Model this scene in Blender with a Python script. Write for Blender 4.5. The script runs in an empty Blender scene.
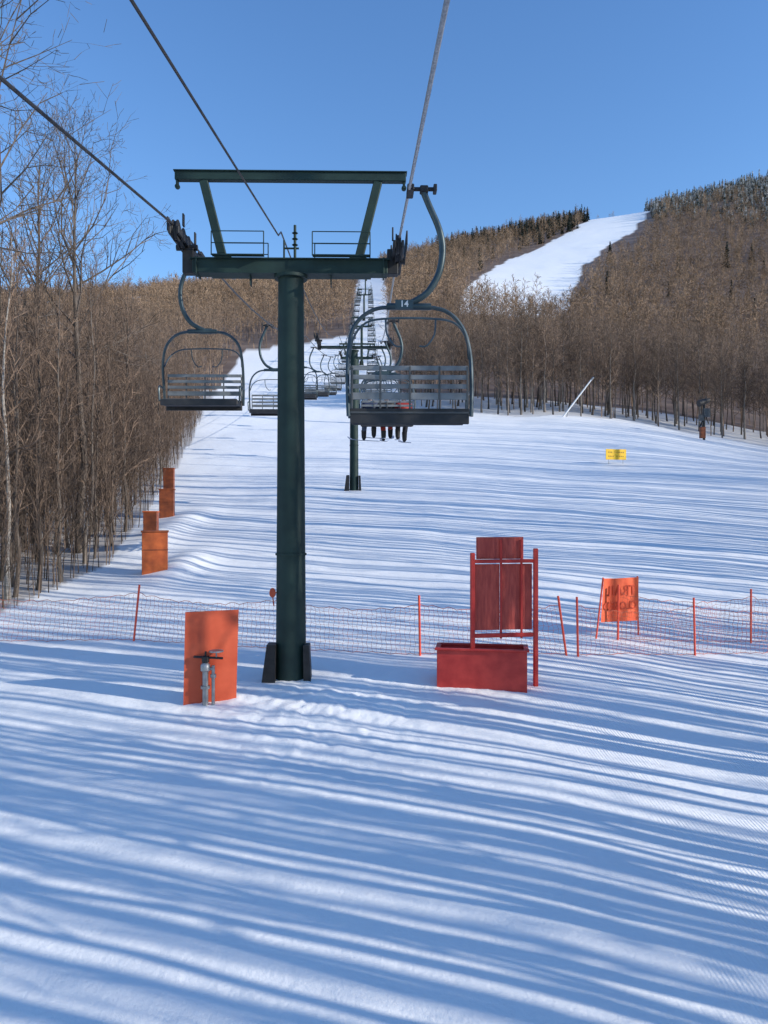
import bpy, math, random
import numpy as np
from mathutils import Vector, Matrix
R = math.radians
scene = bpy.context.scene
C = scene.collection
F = 770.0

# ------------------------------------------------------------------ materials
def nmix(nt, fac, a, b):
    m = nt.nodes.new('ShaderNodeMix'); m.data_type = 'RGBA'
    for i, v in ((0, fac), (6, a), (7, b)):
        if hasattr(v, 'is_output'): nt.links.new(v, m.inputs[i])
        elif i == 0: m.inputs[0].default_value = v
        else: m.inputs[i].default_value = (*v, 1)
    return m.outputs[2]

def pmat(name, c1, c2=None, scale=6, rough=.6, metal=0, bump=0, objrand=0, stretch=(1, 1, 1), lo=.35, hi=.65):
    m = bpy.data.materials.new(name); m.use_nodes = True
    nt = m.node_tree; b = nt.nodes['Principled BSDF']
    tc = nt.nodes.new('ShaderNodeTexCoord'); mp = nt.nodes.new('ShaderNodeMapping')
    mp.inputs['Scale'].default_value = stretch
    nt.links.new(tc.outputs['Object'], mp.inputs['Vector'])
    n = nt.nodes.new('ShaderNodeTexNoise'); n.inputs['Scale'].default_value = scale; n.inputs['Detail'].default_value = 5
    nt.links.new(mp.outputs[0], n.inputs['Vector'])
    mr = nt.nodes.new('ShaderNodeMapRange'); mr.inputs[1].default_value = lo; mr.inputs[2].default_value = hi
    nt.links.new(n.outputs[0], mr.inputs[0])
    if c2 is None: c2 = tuple(min(1, c * 1.35 + .004) for c in c1)
    col = nmix(nt, mr.outputs[0], c1, c2)
    if objrand:
        oi = nt.nodes.new('ShaderNodeObjectInfo')
        hs = nt.nodes.new('ShaderNodeHueSaturation')
        mv = nt.nodes.new('ShaderNodeMapRange'); mv.inputs[3].default_value = 1 - objrand; mv.inputs[4].default_value = 1 + objrand
        nt.links.new(oi.outputs['Random'], mv.inputs[0]); nt.links.new(mv.outputs[0], hs.inputs['Value'])
        nt.links.new(col, hs.inputs['Color']); col = hs.outputs[0]
    nt.links.new(col, b.inputs['Base Color'])
    b.inputs['Roughness'].default_value = rough; b.inputs['Metallic'].default_value = metal
    if bump:
        bp = nt.nodes.new('ShaderNodeBump'); bp.inputs['Strength'].default_value = bump; bp.inputs['Distance'].default_value = .02
        nt.links.new(n.outputs[0], bp.inputs['Height']); nt.links.new(bp.outputs[0], b.inputs['Normal'])
    return m

M = {}
M['green'] = pmat('dark_green_paint', (.004, .021, .018), (.010, .034, .028), 2.4, .68, bump=.12)
M['black'] = pmat('black_rubber', (.008, .008, .01), (.02, .02, .022), 8, .6)
M['steel'] = pmat('galvanised_steel', (.22, .23, .25), (.36, .37, .39), 9, .45, .6)
M['tealsteel'] = pmat('hanger_paint', (.03, .055, .068), (.05, .08, .092), 5, .42, .3)
M['frame'] = pmat('chair_frame_paint', (.04, .065, .08), (.075, .10, .115), 5, .4, .4)
M['slat'] = pmat('grey_slats', (.15, .16, .17), (.25, .26, .27), 4, .5, .2)
M['slatdark'] = pmat('dark_grey_slats', (.05, .055, .06), (.09, .095, .1), 4, .5, .1)
M['seatdark'] = pmat('dark_seat', (.012, .014, .018), (.03, .03, .034), 5, .6)
M['white'] = pmat('white_paint', (.75, .75, .75), (.85, .85, .85), 5, .5)
M['rope'] = pmat('wire_rope', (.28, .28, .29), (.48, .48, .48), 30, .4, .6)
M['dkrope'] = pmat('dark_cable', (.015, .015, .02), (.03, .03, .03), 30, .5)
M['orange'] = pmat('orange_panel', (.52, .070, .025), (.66, .11, .045), 2.2, .6, bump=.15)
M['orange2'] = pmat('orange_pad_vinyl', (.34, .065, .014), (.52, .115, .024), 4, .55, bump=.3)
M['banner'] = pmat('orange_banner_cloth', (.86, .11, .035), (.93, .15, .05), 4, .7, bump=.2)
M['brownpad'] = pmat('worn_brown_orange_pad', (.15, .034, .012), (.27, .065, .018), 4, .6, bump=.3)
M['red'] = pmat('red_wood_shade_streaks', (.38, .045, .034), (.54, .085, .06), 4, .6, bump=.3, stretch=(5, 5, .8), lo=.36, hi=.66)  # vertical streaks painted into the red stand for dappled shade on the boards
M['redbox'] = pmat('bright_red_paint', (.44, .022, .02), (.58, .045, .035), 4, .5, bump=.15)
M['post'] = pmat('red_orange_pole', (.80, .07, .035), (.88, .10, .05), 4, .4)
M['net'] = pmat('net_cord', (.50, .11, .06), (.58, .15, .08), 6, .7)
M['yellow'] = pmat('yellow_sign', (.88, .50, .015), (.92, .58, .025), 4, .5)
M['dktext'] = pmat('dark_lettering', (.30, .17, .02), (.36, .21, .03), 4, .6)
M['bannertext'] = pmat('banner_lettering', (.56, .055, .018), (.62, .07, .022), 6, .7)
M['bark'] = pmat('grey_brown_bark', (.060, .046, .037), (.13, .104, .086), 5, .9, bump=.4, objrand=.4, stretch=(2, 2, .5))
M['twig'] = pmat('brown_twigs', (.112, .073, .051), (.195, .134, .096), 1.2, .9, objrand=.35)
M['birch'] = pmat('pale_birch_bark', (.20, .175, .15), (.40, .36, .32), 4, .8, bump=.3, stretch=(1, 1, 3))
M['barkpale'] = pmat('pale_grey_bark', (.12, .098, .081), (.23, .194, .165), 4, .9, bump=.3, objrand=.35, stretch=(2, 2, .5))
M['farwood'] = pmat('far_bare_wood', (.115, .074, .048), (.37, .255, .172), .11, .95, lo=.33, hi=.66)
M['midwood'] = pmat('mid_bare_wood', (.125, .082, .057), (.27, .19, .135), .22, .95)
M['conifer'] = pmat('dark_conifer', (.012, .02, .014), (.035, .042, .03), .3, .9)
M['frost'] = pmat('frosted_conifer', (.05, .065, .05), (.66, .67, .68), .35, .9, lo=.40, hi=.64)
M['skin'] = pmat('skin', (.45, .26, .18), (.5, .3, .21), 4, .5)
M['jacket_a'] = pmat('navy_jacket', (.02, .03, .07), (.03, .045, .1), 6, .7, bump=.3)
M['jacket_b'] = pmat('red_jacket', (.30, .025, .02), (.38, .04, .035), 6, .7, bump=.3)
M['jacket_c'] = pmat('black_jacket', (.012, .012, .014), (.03, .03, .033), 6, .7, bump=.3)
M['trousers'] = pmat('dark_trousers', (.015, .015, .02), (.03, .03, .04), 6, .8, bump=.3)
M['greypants'] = pmat('blue_grey_trousers', (.05, .065, .10), (.08, .10, .15), 6, .8, bump=.3)
M['brick'] = pmat('red_trousers', (.34, .03, .02), (.44, .05, .03), 6, .8, bump=.3)
M['ski'] = pmat('blue_ski', (.05, .09, .2), (.4, .42, .5), 3, .3)

def snow_mat():
    m = bpy.data.materials.new('snow_ground'); m.use_nodes = True
    nt = m.node_tree; N = nt.nodes.new; L = nt.links.new; b = nt.nodes['Principled BSDF']
    tc = N('ShaderNodeTexCoord'); obj = tc.outputs['Object']
    at = N('ShaderNodeAttribute'); at.attribute_name = 'snow'
    def noise(scale, detail, st=None, rough=.55):
        n = N('ShaderNodeTexNoise'); n.inputs['Scale'].default_value = scale; n.inputs['Detail'].default_value = detail
        n.inputs['Roughness'].default_value = rough
        if st:
            mp = N('ShaderNodeMapping'); mp.inputs['Scale'].default_value = st; L(obj, mp.inputs['Vector']); L(mp.outputs[0], n.inputs['Vector'])
        else: L(obj, n.inputs['Vector'])
        return n.outputs[0]
    def math_(op, a, bb, cl=False):
        x = N('ShaderNodeMath'); x.operation = op; x.use_clamp = cl
        for i, v in enumerate((a, bb)):
            if hasattr(v, 'is_output'): L(v, x.inputs[i])
            else: x.inputs[i].default_value = v
        return x.outputs[0]
    fl = noise(.12, 6)
    mr = N('ShaderNodeMapRange'); mr.inputs[1].default_value = .42; mr.inputs[2].default_value = .72; L(fl, mr.inputs[0])
    floor_ = nmix(nt, mr.outputs[0], (.135, .09, .064), (.25, .185, .14))
    var = noise(.5, 5)
    snowc = nmix(nt, var, (.90, .90, .895), (.94, .94, .93))
    col = nmix(nt, at.outputs['Fac'], floor_, snowc)
    L(col, b.inputs['Base Color']); b.inputs['Roughness'].default_value = .55
    b.inputs['Specular IOR Level'].default_value = .25
    n1 = noise(1.3, 8, None, .6); n2 = noise(1.0, 4, (2.2, .22, 1)); n3 = noise(14, 7, None, .7)
    sx = N('ShaderNodeSeparateXYZ'); L(obj, sx.inputs[0])
    wv = N('ShaderNodeTexWave'); wv.wave_type = 'BANDS'; wv.bands_direction = 'X'
    wv.inputs['Scale'].default_value = 6.2; wv.inputs['Distortion'].default_value = 1.6; wv.inputs['Detail'].default_value = 3; wv.inputs['Detail Scale'].default_value = .8
    mp = N('ShaderNodeMapping'); mp.inputs['Rotation'].default_value = (0, 0, R(-5)); L(obj, mp.inputs['Vector']); L(mp.outputs[0], wv.inputs['Vector'])
    mx = N('ShaderNodeMapRange'); mx.inputs[1].default_value = 2.4; mx.inputs[2].default_value = 3.8; L(sx.outputs[0], mx.inputs[0])
    pn = N('ShaderNodeMapRange'); pn.inputs[1].default_value = .40; pn.inputs[2].default_value = .60; L(noise(.6, 5), pn.inputs[0])
    cord = math_('MULTIPLY', math_('MULTIPLY', wv.outputs[1], mx.outputs[0]), math_('MULTIPLY', pn.outputs[0], .095))
    h = math_('ADD', math_('ADD', math_('MULTIPLY', n1, .75), math_('MULTIPLY', n2, .22)), math_('ADD', math_('MULTIPLY', n3, .22), cord))
    bp = N('ShaderNodeBump'); bp.inputs['Strength'].default_value = .5; bp.inputs['Distance'].default_value = .10
    L(h, bp.inputs['Height']); L(bp.outputs[0], b.inputs['Normal'])
    return m
M['snow'] = snow_mat()

# ------------------------------------------------------------------ terrain
YK = np.array([45, 60, 85, 110, 150, 200, 300, 420, 650, 800, 1000, 1300.])
XK = np.array([-600, 0, 200, 300, 370, 450, 560, 650, 768, 1200.])
YI = np.array([
 [490, 490, 490, 490, 490, 490, 490, 492, 495, 505],
 [465, 465, 464, 464, 464, 464, 465, 467, 472, 490],
 [440, 438, 436, 436, 436, 435, 436, 441, 455, 485],
 [420, 415, 412, 414, 414, 412, 414, 424, 447, 480],
 [380, 380, 378, 378, 378, 386, 396, 404, 425, 450],
 [350, 350, 345, 340, 338, 346, 356, 362, 378, 400],
 [326, 325, 318, 308, 302, 305, 312, 314, 322, 335],
 [312, 310, 300, 292, 282, 278, 275, 268, 265, 260],
 [307, 305, 295, 286, 272, 250, 228, 216, 194, 172],
 [308, 306, 297, 287, 270, 247, 223, 210, 180, 152],
 [320, 318, 310, 300, 285, 262, 238, 225, 195, 168],
 [330, 330, 325, 315, 300, 280, 260, 245, 215, 190.]])
LG = np.linspace(math.log(30), math.log(1400), 260)
PG = np.linspace(-600, 1300, 191)
tmp = np.array([np.interp(PG, XK, row) for row in YI])
EL = np.array([[v for v in np.interp(LG, np.log(YK), (512 - tmp[:, j]) / F)] for j in range(len(PG))]).T
lo = LG < math.log(45)
EL[lo] = ((-5.8 + .158 * np.exp(LG[lo])) / np.exp(LG[lo]))[:, None]
def smooth(a, n, ax):
    k = np.hanning(n + 2)[1:-1]; k /= k.sum()
    pad = [(0, 0), (0, 0)]; pad[ax] = (n // 2, n // 2)
    return np.apply_along_axis(lambda v: np.convolve(v, k, 'valid'), ax, np.pad(a, pad, 'edge'))
EL = smooth(smooth(EL, 13, 0), 9, 1)
def vnoise(x, y, seed=0):
    x = np.asarray(x, float); y = np.asarray(y, float)
    xi = np.floor(x); yi = np.floor(y); fx = x - xi; fy = y - yi
    fx = fx * fx * (3 - 2 * fx); fy = fy * fy * (3 - 2 * fy)
    def h(a, b):
        s = np.sin(a * 127.1 + b * 311.7 + seed * 74.7) * 43758.5453
        return s - np.floor(s)
    return (h(xi, yi) * (1 - fx) + h(xi + 1, yi) * fx) * (1 - fy) + (h(xi, yi + 1) * (1 - fx) + h(xi + 1, yi + 1) * fx) * fy - .5
def Hbase(X, Y):
    X = np.asarray(X, float); Y = np.asarray(Y, float)
    near = -5.8 + .158 * Y - .04 * np.clip(X - 2, 0, 40)
    Yc = np.clip(Y, 30, 1399)
    px = np.clip(384 + F * X / Yc, -599, 1299)
    a = (np.log(Yc) - LG[0]) / (LG[1] - LG[0]); b = (px - PG[0]) / (PG[1] - PG[0])
    i = np.clip(a.astype(int), 0, len(LG) - 2); j = np.clip(b.astype(int), 0, len(PG) - 2); fa = a - i; fb = b - j
    e = (EL[i, j] * (1 - fb) + EL[i, j + 1] * fb) * (1 - fa) + (EL[i + 1, j] * (1 - fb) + EL[i + 1, j + 1] * fb) * fa
    w = np.clip((Y - 32) / 26, 0, 1); w = w * w * (3 - 2 * w)
    return near * (1 - w) + e * Yc * w
def H(X, Y):
    X = np.asarray(X, float); Y = np.asarray(Y, float)
    z = Hbase(X, Y)
    far = np.clip(Y / 60, 0, 1)
    z = z + .14 * vnoise(X / 4.5, Y / 6, 1) + (.5 * far) * vnoise(X / 14, Y / 14, 2) + .05 * vnoise(X / 1.3, Y / 1.6, 3)
    # churned snow round the tower foot, hydrant and stand
    d1 = np.exp(-(((X + 1.9) / 1.9) ** 2 + ((Y - 14.2) / 1.1) ** 2))
    d2 = np.exp(-(((X - 1.2) / 1.6) ** 2 + ((Y - 14.4) / .7) ** 2)) * .6
    d3 = np.exp(-(((X + .9) / 1.9) ** 2 + ((Y - 12.6) / 1.7) ** 2)) * .6
    m = d1 + d2 + d3
    z = z + m * (.03 * vnoise(X / .5, Y / .5, 4) + .045 * vnoise(X / .2, Y / .24, 5) + .045 * vnoise(X / .1, Y / .12, 6)) + .04 * d1 + .03 * d2
    # ridge of pushed snow by the left wood edge
    z = z + .28 * np.exp(-(((X + 6.7) / .8) ** 2 + ((Y - 25.5) / 2.0) ** 2)) + .25 * np.exp(-(((X + 9.0) / .9) ** 2 + ((Y - 33) / 5) ** 2))
    return z
def hz(x, y): return float(H(x, y))
def gp(px, py, y0=5, y1=400):
    """point of the ground seen along a photo direction"""
    y = y0
    while y < y1:
        x = (px - 384) / F * y
        if hz(x, y) >= (512 - py) / F * y: return Vector((x, y, hz(x, y)))
        y += .05 if y < 60 else .3
    return Vector(((px - 384) / F * y1, y1, hz((px - 384) / F * y1, y1)))

LY = [-60, 10, 17, 19.5, 26, 45, 90, 110, 150, 188, 200, 210, 300, 420, 700, 1300]
LX = [-18, -14.5, -12, -10.2, -9.3, -13.2, -22, -26, -31, -34, -16, -9, -11, -15, -20, -22]
RY = [108, 200, 420, 700, 1300]; RX = [3.5, 1.2, .8, -4, -6]
def openmask(X, Y):
    X = np.asarray(X, float); Y = np.asarray(Y, float)
    l = np.interp(Y, LY, LX)
    front = 110 + 2.5 * np.sin(X * .21) + 1.5 * np.sin(X * .57)
    r = np.where((Y < front), np.maximum(.5 * Y + 7, 11), np.interp(Y, RY, RX))
    return (X > l) & (X < r)
TRAIL = [(597, 214), (560, 238), (520, 256), (490, 270), (474, 282), (462, 298), (458, 318), (556, 320), (570, 300), (578, 280), (586, 264), (606, 248), (634, 232), (652, 205)]
def inpoly(px, py, poly):
    ins = np.zeros(px.shape, bool); n = len(poly)
    for k in range(n):
        x1, y1 = poly[k]; x2, y2 = poly[(k + 1) % n]
        c = ((y1 > py) != (y2 > py)) & (px < (x2 - x1) * (py - y1) / (y2 - y1 + 1e-9) + x1)
        ins ^= c
    return ins
def trailmask(X, Y, drop=0):
    Y1 = np.maximum(Y, 1)
    px = 384 + F * X / Y1; py = 512 - F * Hbase(X, Y) / Y1
    px = px + 9 * vnoise(X / 22, Y / 22, 9)
    r = inpoly(px, np.maximum(py, 207), TRAIL)
    for dd in ((6, 12, 18) if drop else ()): r |= inpoly(px - dd * .35, py - dd, TRAIL)
    return r & (Y > 280) & (Y < 860)

t = np.concatenate([np.linspace(-2.6, -.8, 50)[:-1], np.linspace(-.8, .8, 400), np.linspace(.8, 2.6, 50)[1:]])
yy = np.concatenate([np.linspace(-60, 4, 30)[:-1], np.arange(4, 19, .08), np.arange(19, 60, .34), np.arange(60, 150, 1.1), np.arange(150, 900, 6), np.arange(900, 1390, 20)])
Wd = np.maximum(34, yy + 14)
GX = t[None, :] * Wd[:, None]; GY = np.repeat(yy[:, None], len(t), 1)
near = np.clip((30 - yy) / 20, 0, 1)[:, None]
GX = GX * (1 - near) + near * np.sign(GX) * (np.abs(t)[None, :] * 14 + np.clip(np.abs(t) - .8, 0, 9)[None, :] * 42)
GZ = H(GX, GY)
def quads_mesh(name, V, Q, smooth_=False):
    me = bpy.data.meshes.new(name)
    me.vertices.add(len(V)); me.vertices.foreach_set('co', np.asarray(V, np.float32).ravel())
    nq = len(Q); me.loops.add(nq * 4); me.loops.foreach_set('vertex_index', np.asarray(Q, np.int32).ravel())
    me.polygons.add(nq); me.polygons.foreach_set('loop_start', np.arange(0, nq * 4, 4, dtype=np.int32))
    me.polygons.foreach_set('loop_total', np.full(nq, 4, np.int32))
    me.polygons.foreach_set('use_smooth', np.full(nq, smooth_, bool))
    me.update(calc_edges=True); me.validate()
    return me
nr_, nc_ = GX.shape
idx = np.arange(nr_ * nc_).reshape(nr_, nc_)
Q = np.stack([idx[:-1, :-1], idx[:-1, 1:], idx[1:, 1:], idx[1:, :-1]], -1).reshape(-1, 4)
gm = quads_mesh('ground', np.stack([GX, GY, GZ], -1).reshape(-1, 3), Q, True)
msk = (openmask(GX, GY) | trailmask(GX, GY)).astype(float)
msk[GY < 19] = 1
msk = np.where((~(msk > 0)) & (GY < 135), np.where(GX < 0, .45, .7), msk)
at = gm.attributes.new('snow', 'FLOAT', 'POINT'); at.data.foreach_set('value', msk.ravel().astype(np.float32))
gm.materials.append(M['snow'])
ground = bpy.data.objects.new('ground', gm); C.objects.link(ground)
ground['kind'] = 'structure'; ground['label'] = 'snow covered ski slope rising into wooded hills'; ground['category'] = 'ground'

# ------------------------------------------------------------------ mesh builder
class MB:
    def __init__(s): s.v = []; s.f = []
    def add(s, vs, fs):
        o = len(s.v); s.v += [tuple(v) for v in vs]; s.f += [tuple(i + o for i in f) for f in fs]
    def box(s, c, d, rot=None):
        c = Vector(c); hx, hy, hz_ = d[0] / 2, d[1] / 2, d[2] / 2
        b = min(.012, min(hx, hy, hz_) * .3)
        vs = []; key = {}
        for sx in (-1, 1):
            for sy in (-1, 1):
                for sz in (-1, 1):
                    for k in range(3):
                        p = [sx * hx, sy * hy, sz * hz_]
                        for a in range(3):
                            if a != k: p[a] -= math.copysign(b, p[a])
                        key[(sx, sy, sz, k)] = len(vs); vs.append(Vector(p))
        fs = []
        for k in range(3):
            a, b2 = [i for i in range(3) if i != k]
            for sg in (-1, 1):
                q = []
                for (u, w) in ((-1, -1), (1, -1), (1, 1), (-1, 1)):
                    sv = [0, 0, 0]; sv[k] = sg; sv[a] = u; sv[b2] = w; q.append(key[(*sv, k)])
                fs.append(q)
            for u in (-1, 1):
                for w in (-1, 1):
                    e = []
                    for sg in (-1, 1):
                        sv = [0, 0, 0]; sv[k] = sg; sv[a] = u; sv[b2] = w; e.append((key[(*sv, a)], key[(*sv, b2)]))
                    fs.append([e[0][0], e[0][1], e[1][1], e[1][0]])
        for sx in (-1, 1):
            for sy in (-1, 1):
                for sz in (-1, 1): fs.append([key[(sx, sy, sz, k)] for k in range(3)])
        if rot: vs = [rot @ v for v in vs]
        s.add([v + c for v in vs], fs)
    def tube(s, pts, rad, n=8, cap=True):
        pts = [Vector(p) for p in pts]
        if not hasattr(rad, '__len__'): rad = [rad] * len(pts)
        vs = []; ref = None
        for i, p in enumerate(pts):
            d = (pts[min(i + 1, len(pts) - 1)] - pts[max(i - 1, 0)]).normalized()
            if ref is None: ref = Vector((1, 0, 0)) if abs(d.x) < .9 else Vector((0, 1, 0))
            a = (ref - d * ref.dot(d)).normalized(); ref = a; b = d.cross(a)
            for k in range(n):
                an = 2 * math.pi * k / n; vs.append(p + (a * math.cos(an) + b * math.sin(an)) * rad[i])
        fs = []
        for i in range(len(pts) - 1):
            for k in range(n): fs.append((i * n + k, i * n + (k + 1) % n, (i + 1) * n + (k + 1) % n, (i + 1) * n + k))
        if cap: fs.append(tuple(range(n))[::-1]); fs.append(tuple((len(pts) - 1) * n + k for k in range(n)))
        s.add(vs, fs)
    def prism(s, poly, y0, y1):
        n = len(poly)
        vs = [(x, y0, z) for x, z in poly] + [(x, y1, z) for x, z in poly]
        s.add(vs, [tuple(range(n)), tuple(range(2 * n - 1, n - 1, -1))] + [(i, i + n, (i + 1) % n + n, (i + 1) % n) for i in range(n)])
    def lathe(s, prof, c=(0, 0, 0), n=16, sx=1, sy=1):
        vs = []; fs = []
        for (r, z) in prof:
            for k in range(n):
                a = 2 * math.pi * k / n; vs.append((c[0] + r * sx * math.cos(a), c[1] + r * sy * math.sin(a), c[2] + z))
        for i in range(len(prof) - 1):
            for k in range(n): fs.append((i * n + k, i * n + (k + 1) % n, (i + 1) * n + (k + 1) % n, (i + 1) * n + k))
        fs.append(tuple(range(n))[::-1]); fs.append(tuple((len(prof) - 1) * n + k for k in range(n)))
        s.add(vs, fs)
    def build(s, name, mat, parent=None, smooth_=True, loc=None):
        me = bpy.data.meshes.new(name); me.from_pydata(s.v, [], s.f); me.validate(); me.materials.append(mat)
        if smooth_:
            me.polygons.foreach_set('use_smooth', [True] * len(me.polygons))
            try: me.set_sharp_from_angle(angle=R(38))
            except Exception: pass
        o = bpy.data.objects.new(name, me); C.objects.link(o); o.parent = parent
        if loc: o.location = loc
        return o
def tag(o, label, cat, group=None, kind=None):
    o['label'] = label; o['category'] = cat
    if group: o['group'] = group
    if kind: o['kind'] = kind
    return o
def thing(name, label, cat, loc=(0, 0, 0), rz=0, group=None):
    o = bpy.data.objects.new(name, None); C.objects.link(o); o.empty_display_size = .3
    o.location = loc; o.rotation_euler = (0, 0, rz)
    return tag(o, label, cat, group)
def copy_tree(o, parent=None, skip=()):
    c = o.copy(); C.objects.link(c); c.parent = parent
    for ch in list(o.children):
        if ch.name.split('.')[0] not in skip: copy_tree(ch, c, skip)
    return c
def crv(pts, n=6):
    P = [Vector(p) for p in pts]; out = []
    for i in range(len(P) - 1):
        p0 = P[max(i - 1, 0)]; p1 = P[i]; p2 = P[i + 1]; p3 = P[min(i + 2, len(P) - 1)]
        for k in range(n):
            u = k / n
            out.append(.5 * ((2 * p1) + (p2 - p0) * u + (2 * p0 - 5 * p1 + 4 * p2 - p3) * u * u + (3 * p1 - p0 - 3 * p2 + p3) * u ** 3))
    return out + [P[-1]]
def text_obj(name, body, size, mat, parent, mirror=False, loc=(0, 0, 0), thick=.002, bold=.02):
    cu = bpy.data.curves.new(name, 'FONT'); cu.body = body; cu.size = size; cu.align_x = 'CENTER'; cu.align_y = 'CENTER'; cu.extrude = thick; cu.resolution_u = 3
    cu.offset = size * bold
    o = bpy.data.objects.new(name, cu); C.objects.link(o)
    dg = bpy.context.evaluated_depsgraph_get()
    me = bpy.data.meshes.new_from_object(o.evaluated_get(dg)); bpy.data.objects.remove(o)
    sgn = -1 if mirror else 1
    for v in me.vertices: v.co = Vector((v.co.x * sgn, -v.co.z, v.co.y))
    me.name = name; me.materials.clear(); me.materials.append(mat)
    o = bpy.data.objects.new(name, me); C.objects.link(o); o.parent = parent; o.location = loc
    return o

# ------------------------------------------------------------------ lift: rope geometry
HEAD = .0195
def rx(side, Y): return (.58 if side > 0 else -3.70) - HEAD * Y
HR = 8.77
LUP = .24                     # the left sheaves sit a little higher
TY = [15.4, 45, 100, 165, 245, 340, 460, 600]
TX = [-1.86, -1.75] + [-1.56 - HEAD * y for y in TY[2:]]
TZ = []
for x, y in zip(TX, TY):
    TZ.append((-3.37 if y < 20 else float(Hbase(x, y))) + HR)
TZ[0] = 5.33
def rz_(Y, side=1):
    up = 0 if side > 0 else LUP
    if Y <= TY[0]: return TZ[0] + .158 * (Y - TY[0]) + up
    for i in range(len(TY) - 1):
        if Y <= TY[i + 1]:
            s0 = .027 if side > 0 else .024
            u = (Y - TY[i]) / (TY[i + 1] - TY[i]); sag = (s0 if i == 0 else .016) * (TY[i + 1] - TY[i])
            return TZ[i] * (1 - u) + TZ[i + 1] * u - sag * 4 * u * (1 - u) + up
    return TZ[-1] + up
ys = list(np.arange(-25, 15.4, 4)) + list(np.arange(15.4, 100, 3)) + list(np.arange(100, 600, 10)) + [600]
for side, nm, lb in ((1, 'haul_rope', 'pale steel haul rope running overhead on the right side of the lift towers'), (-1, 'haul_rope', 'dark steel haul rope running up the left side of the lift towers')):
    m = MB(); m.tube([(rx(side, y), y, rz_(y, side)) for y in ys], .023, 6)
    tag(m.build(nm, M['rope'] if side > 0 else M['dkrope']), lb, 'cable')
m = MB(); m.tube([(-2.06 - HEAD * (y - 15.4) - max(0, 15.4 - y) * .008, y, rz_(y) + .12 + (.0 if y < 15.4 else .15)) for y in ys], .016, 5)
tag(m.build('communication_cable', M['dkrope']), 'thin dark cable above the middle of the front lift tower crossarm', 'cable')

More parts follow.
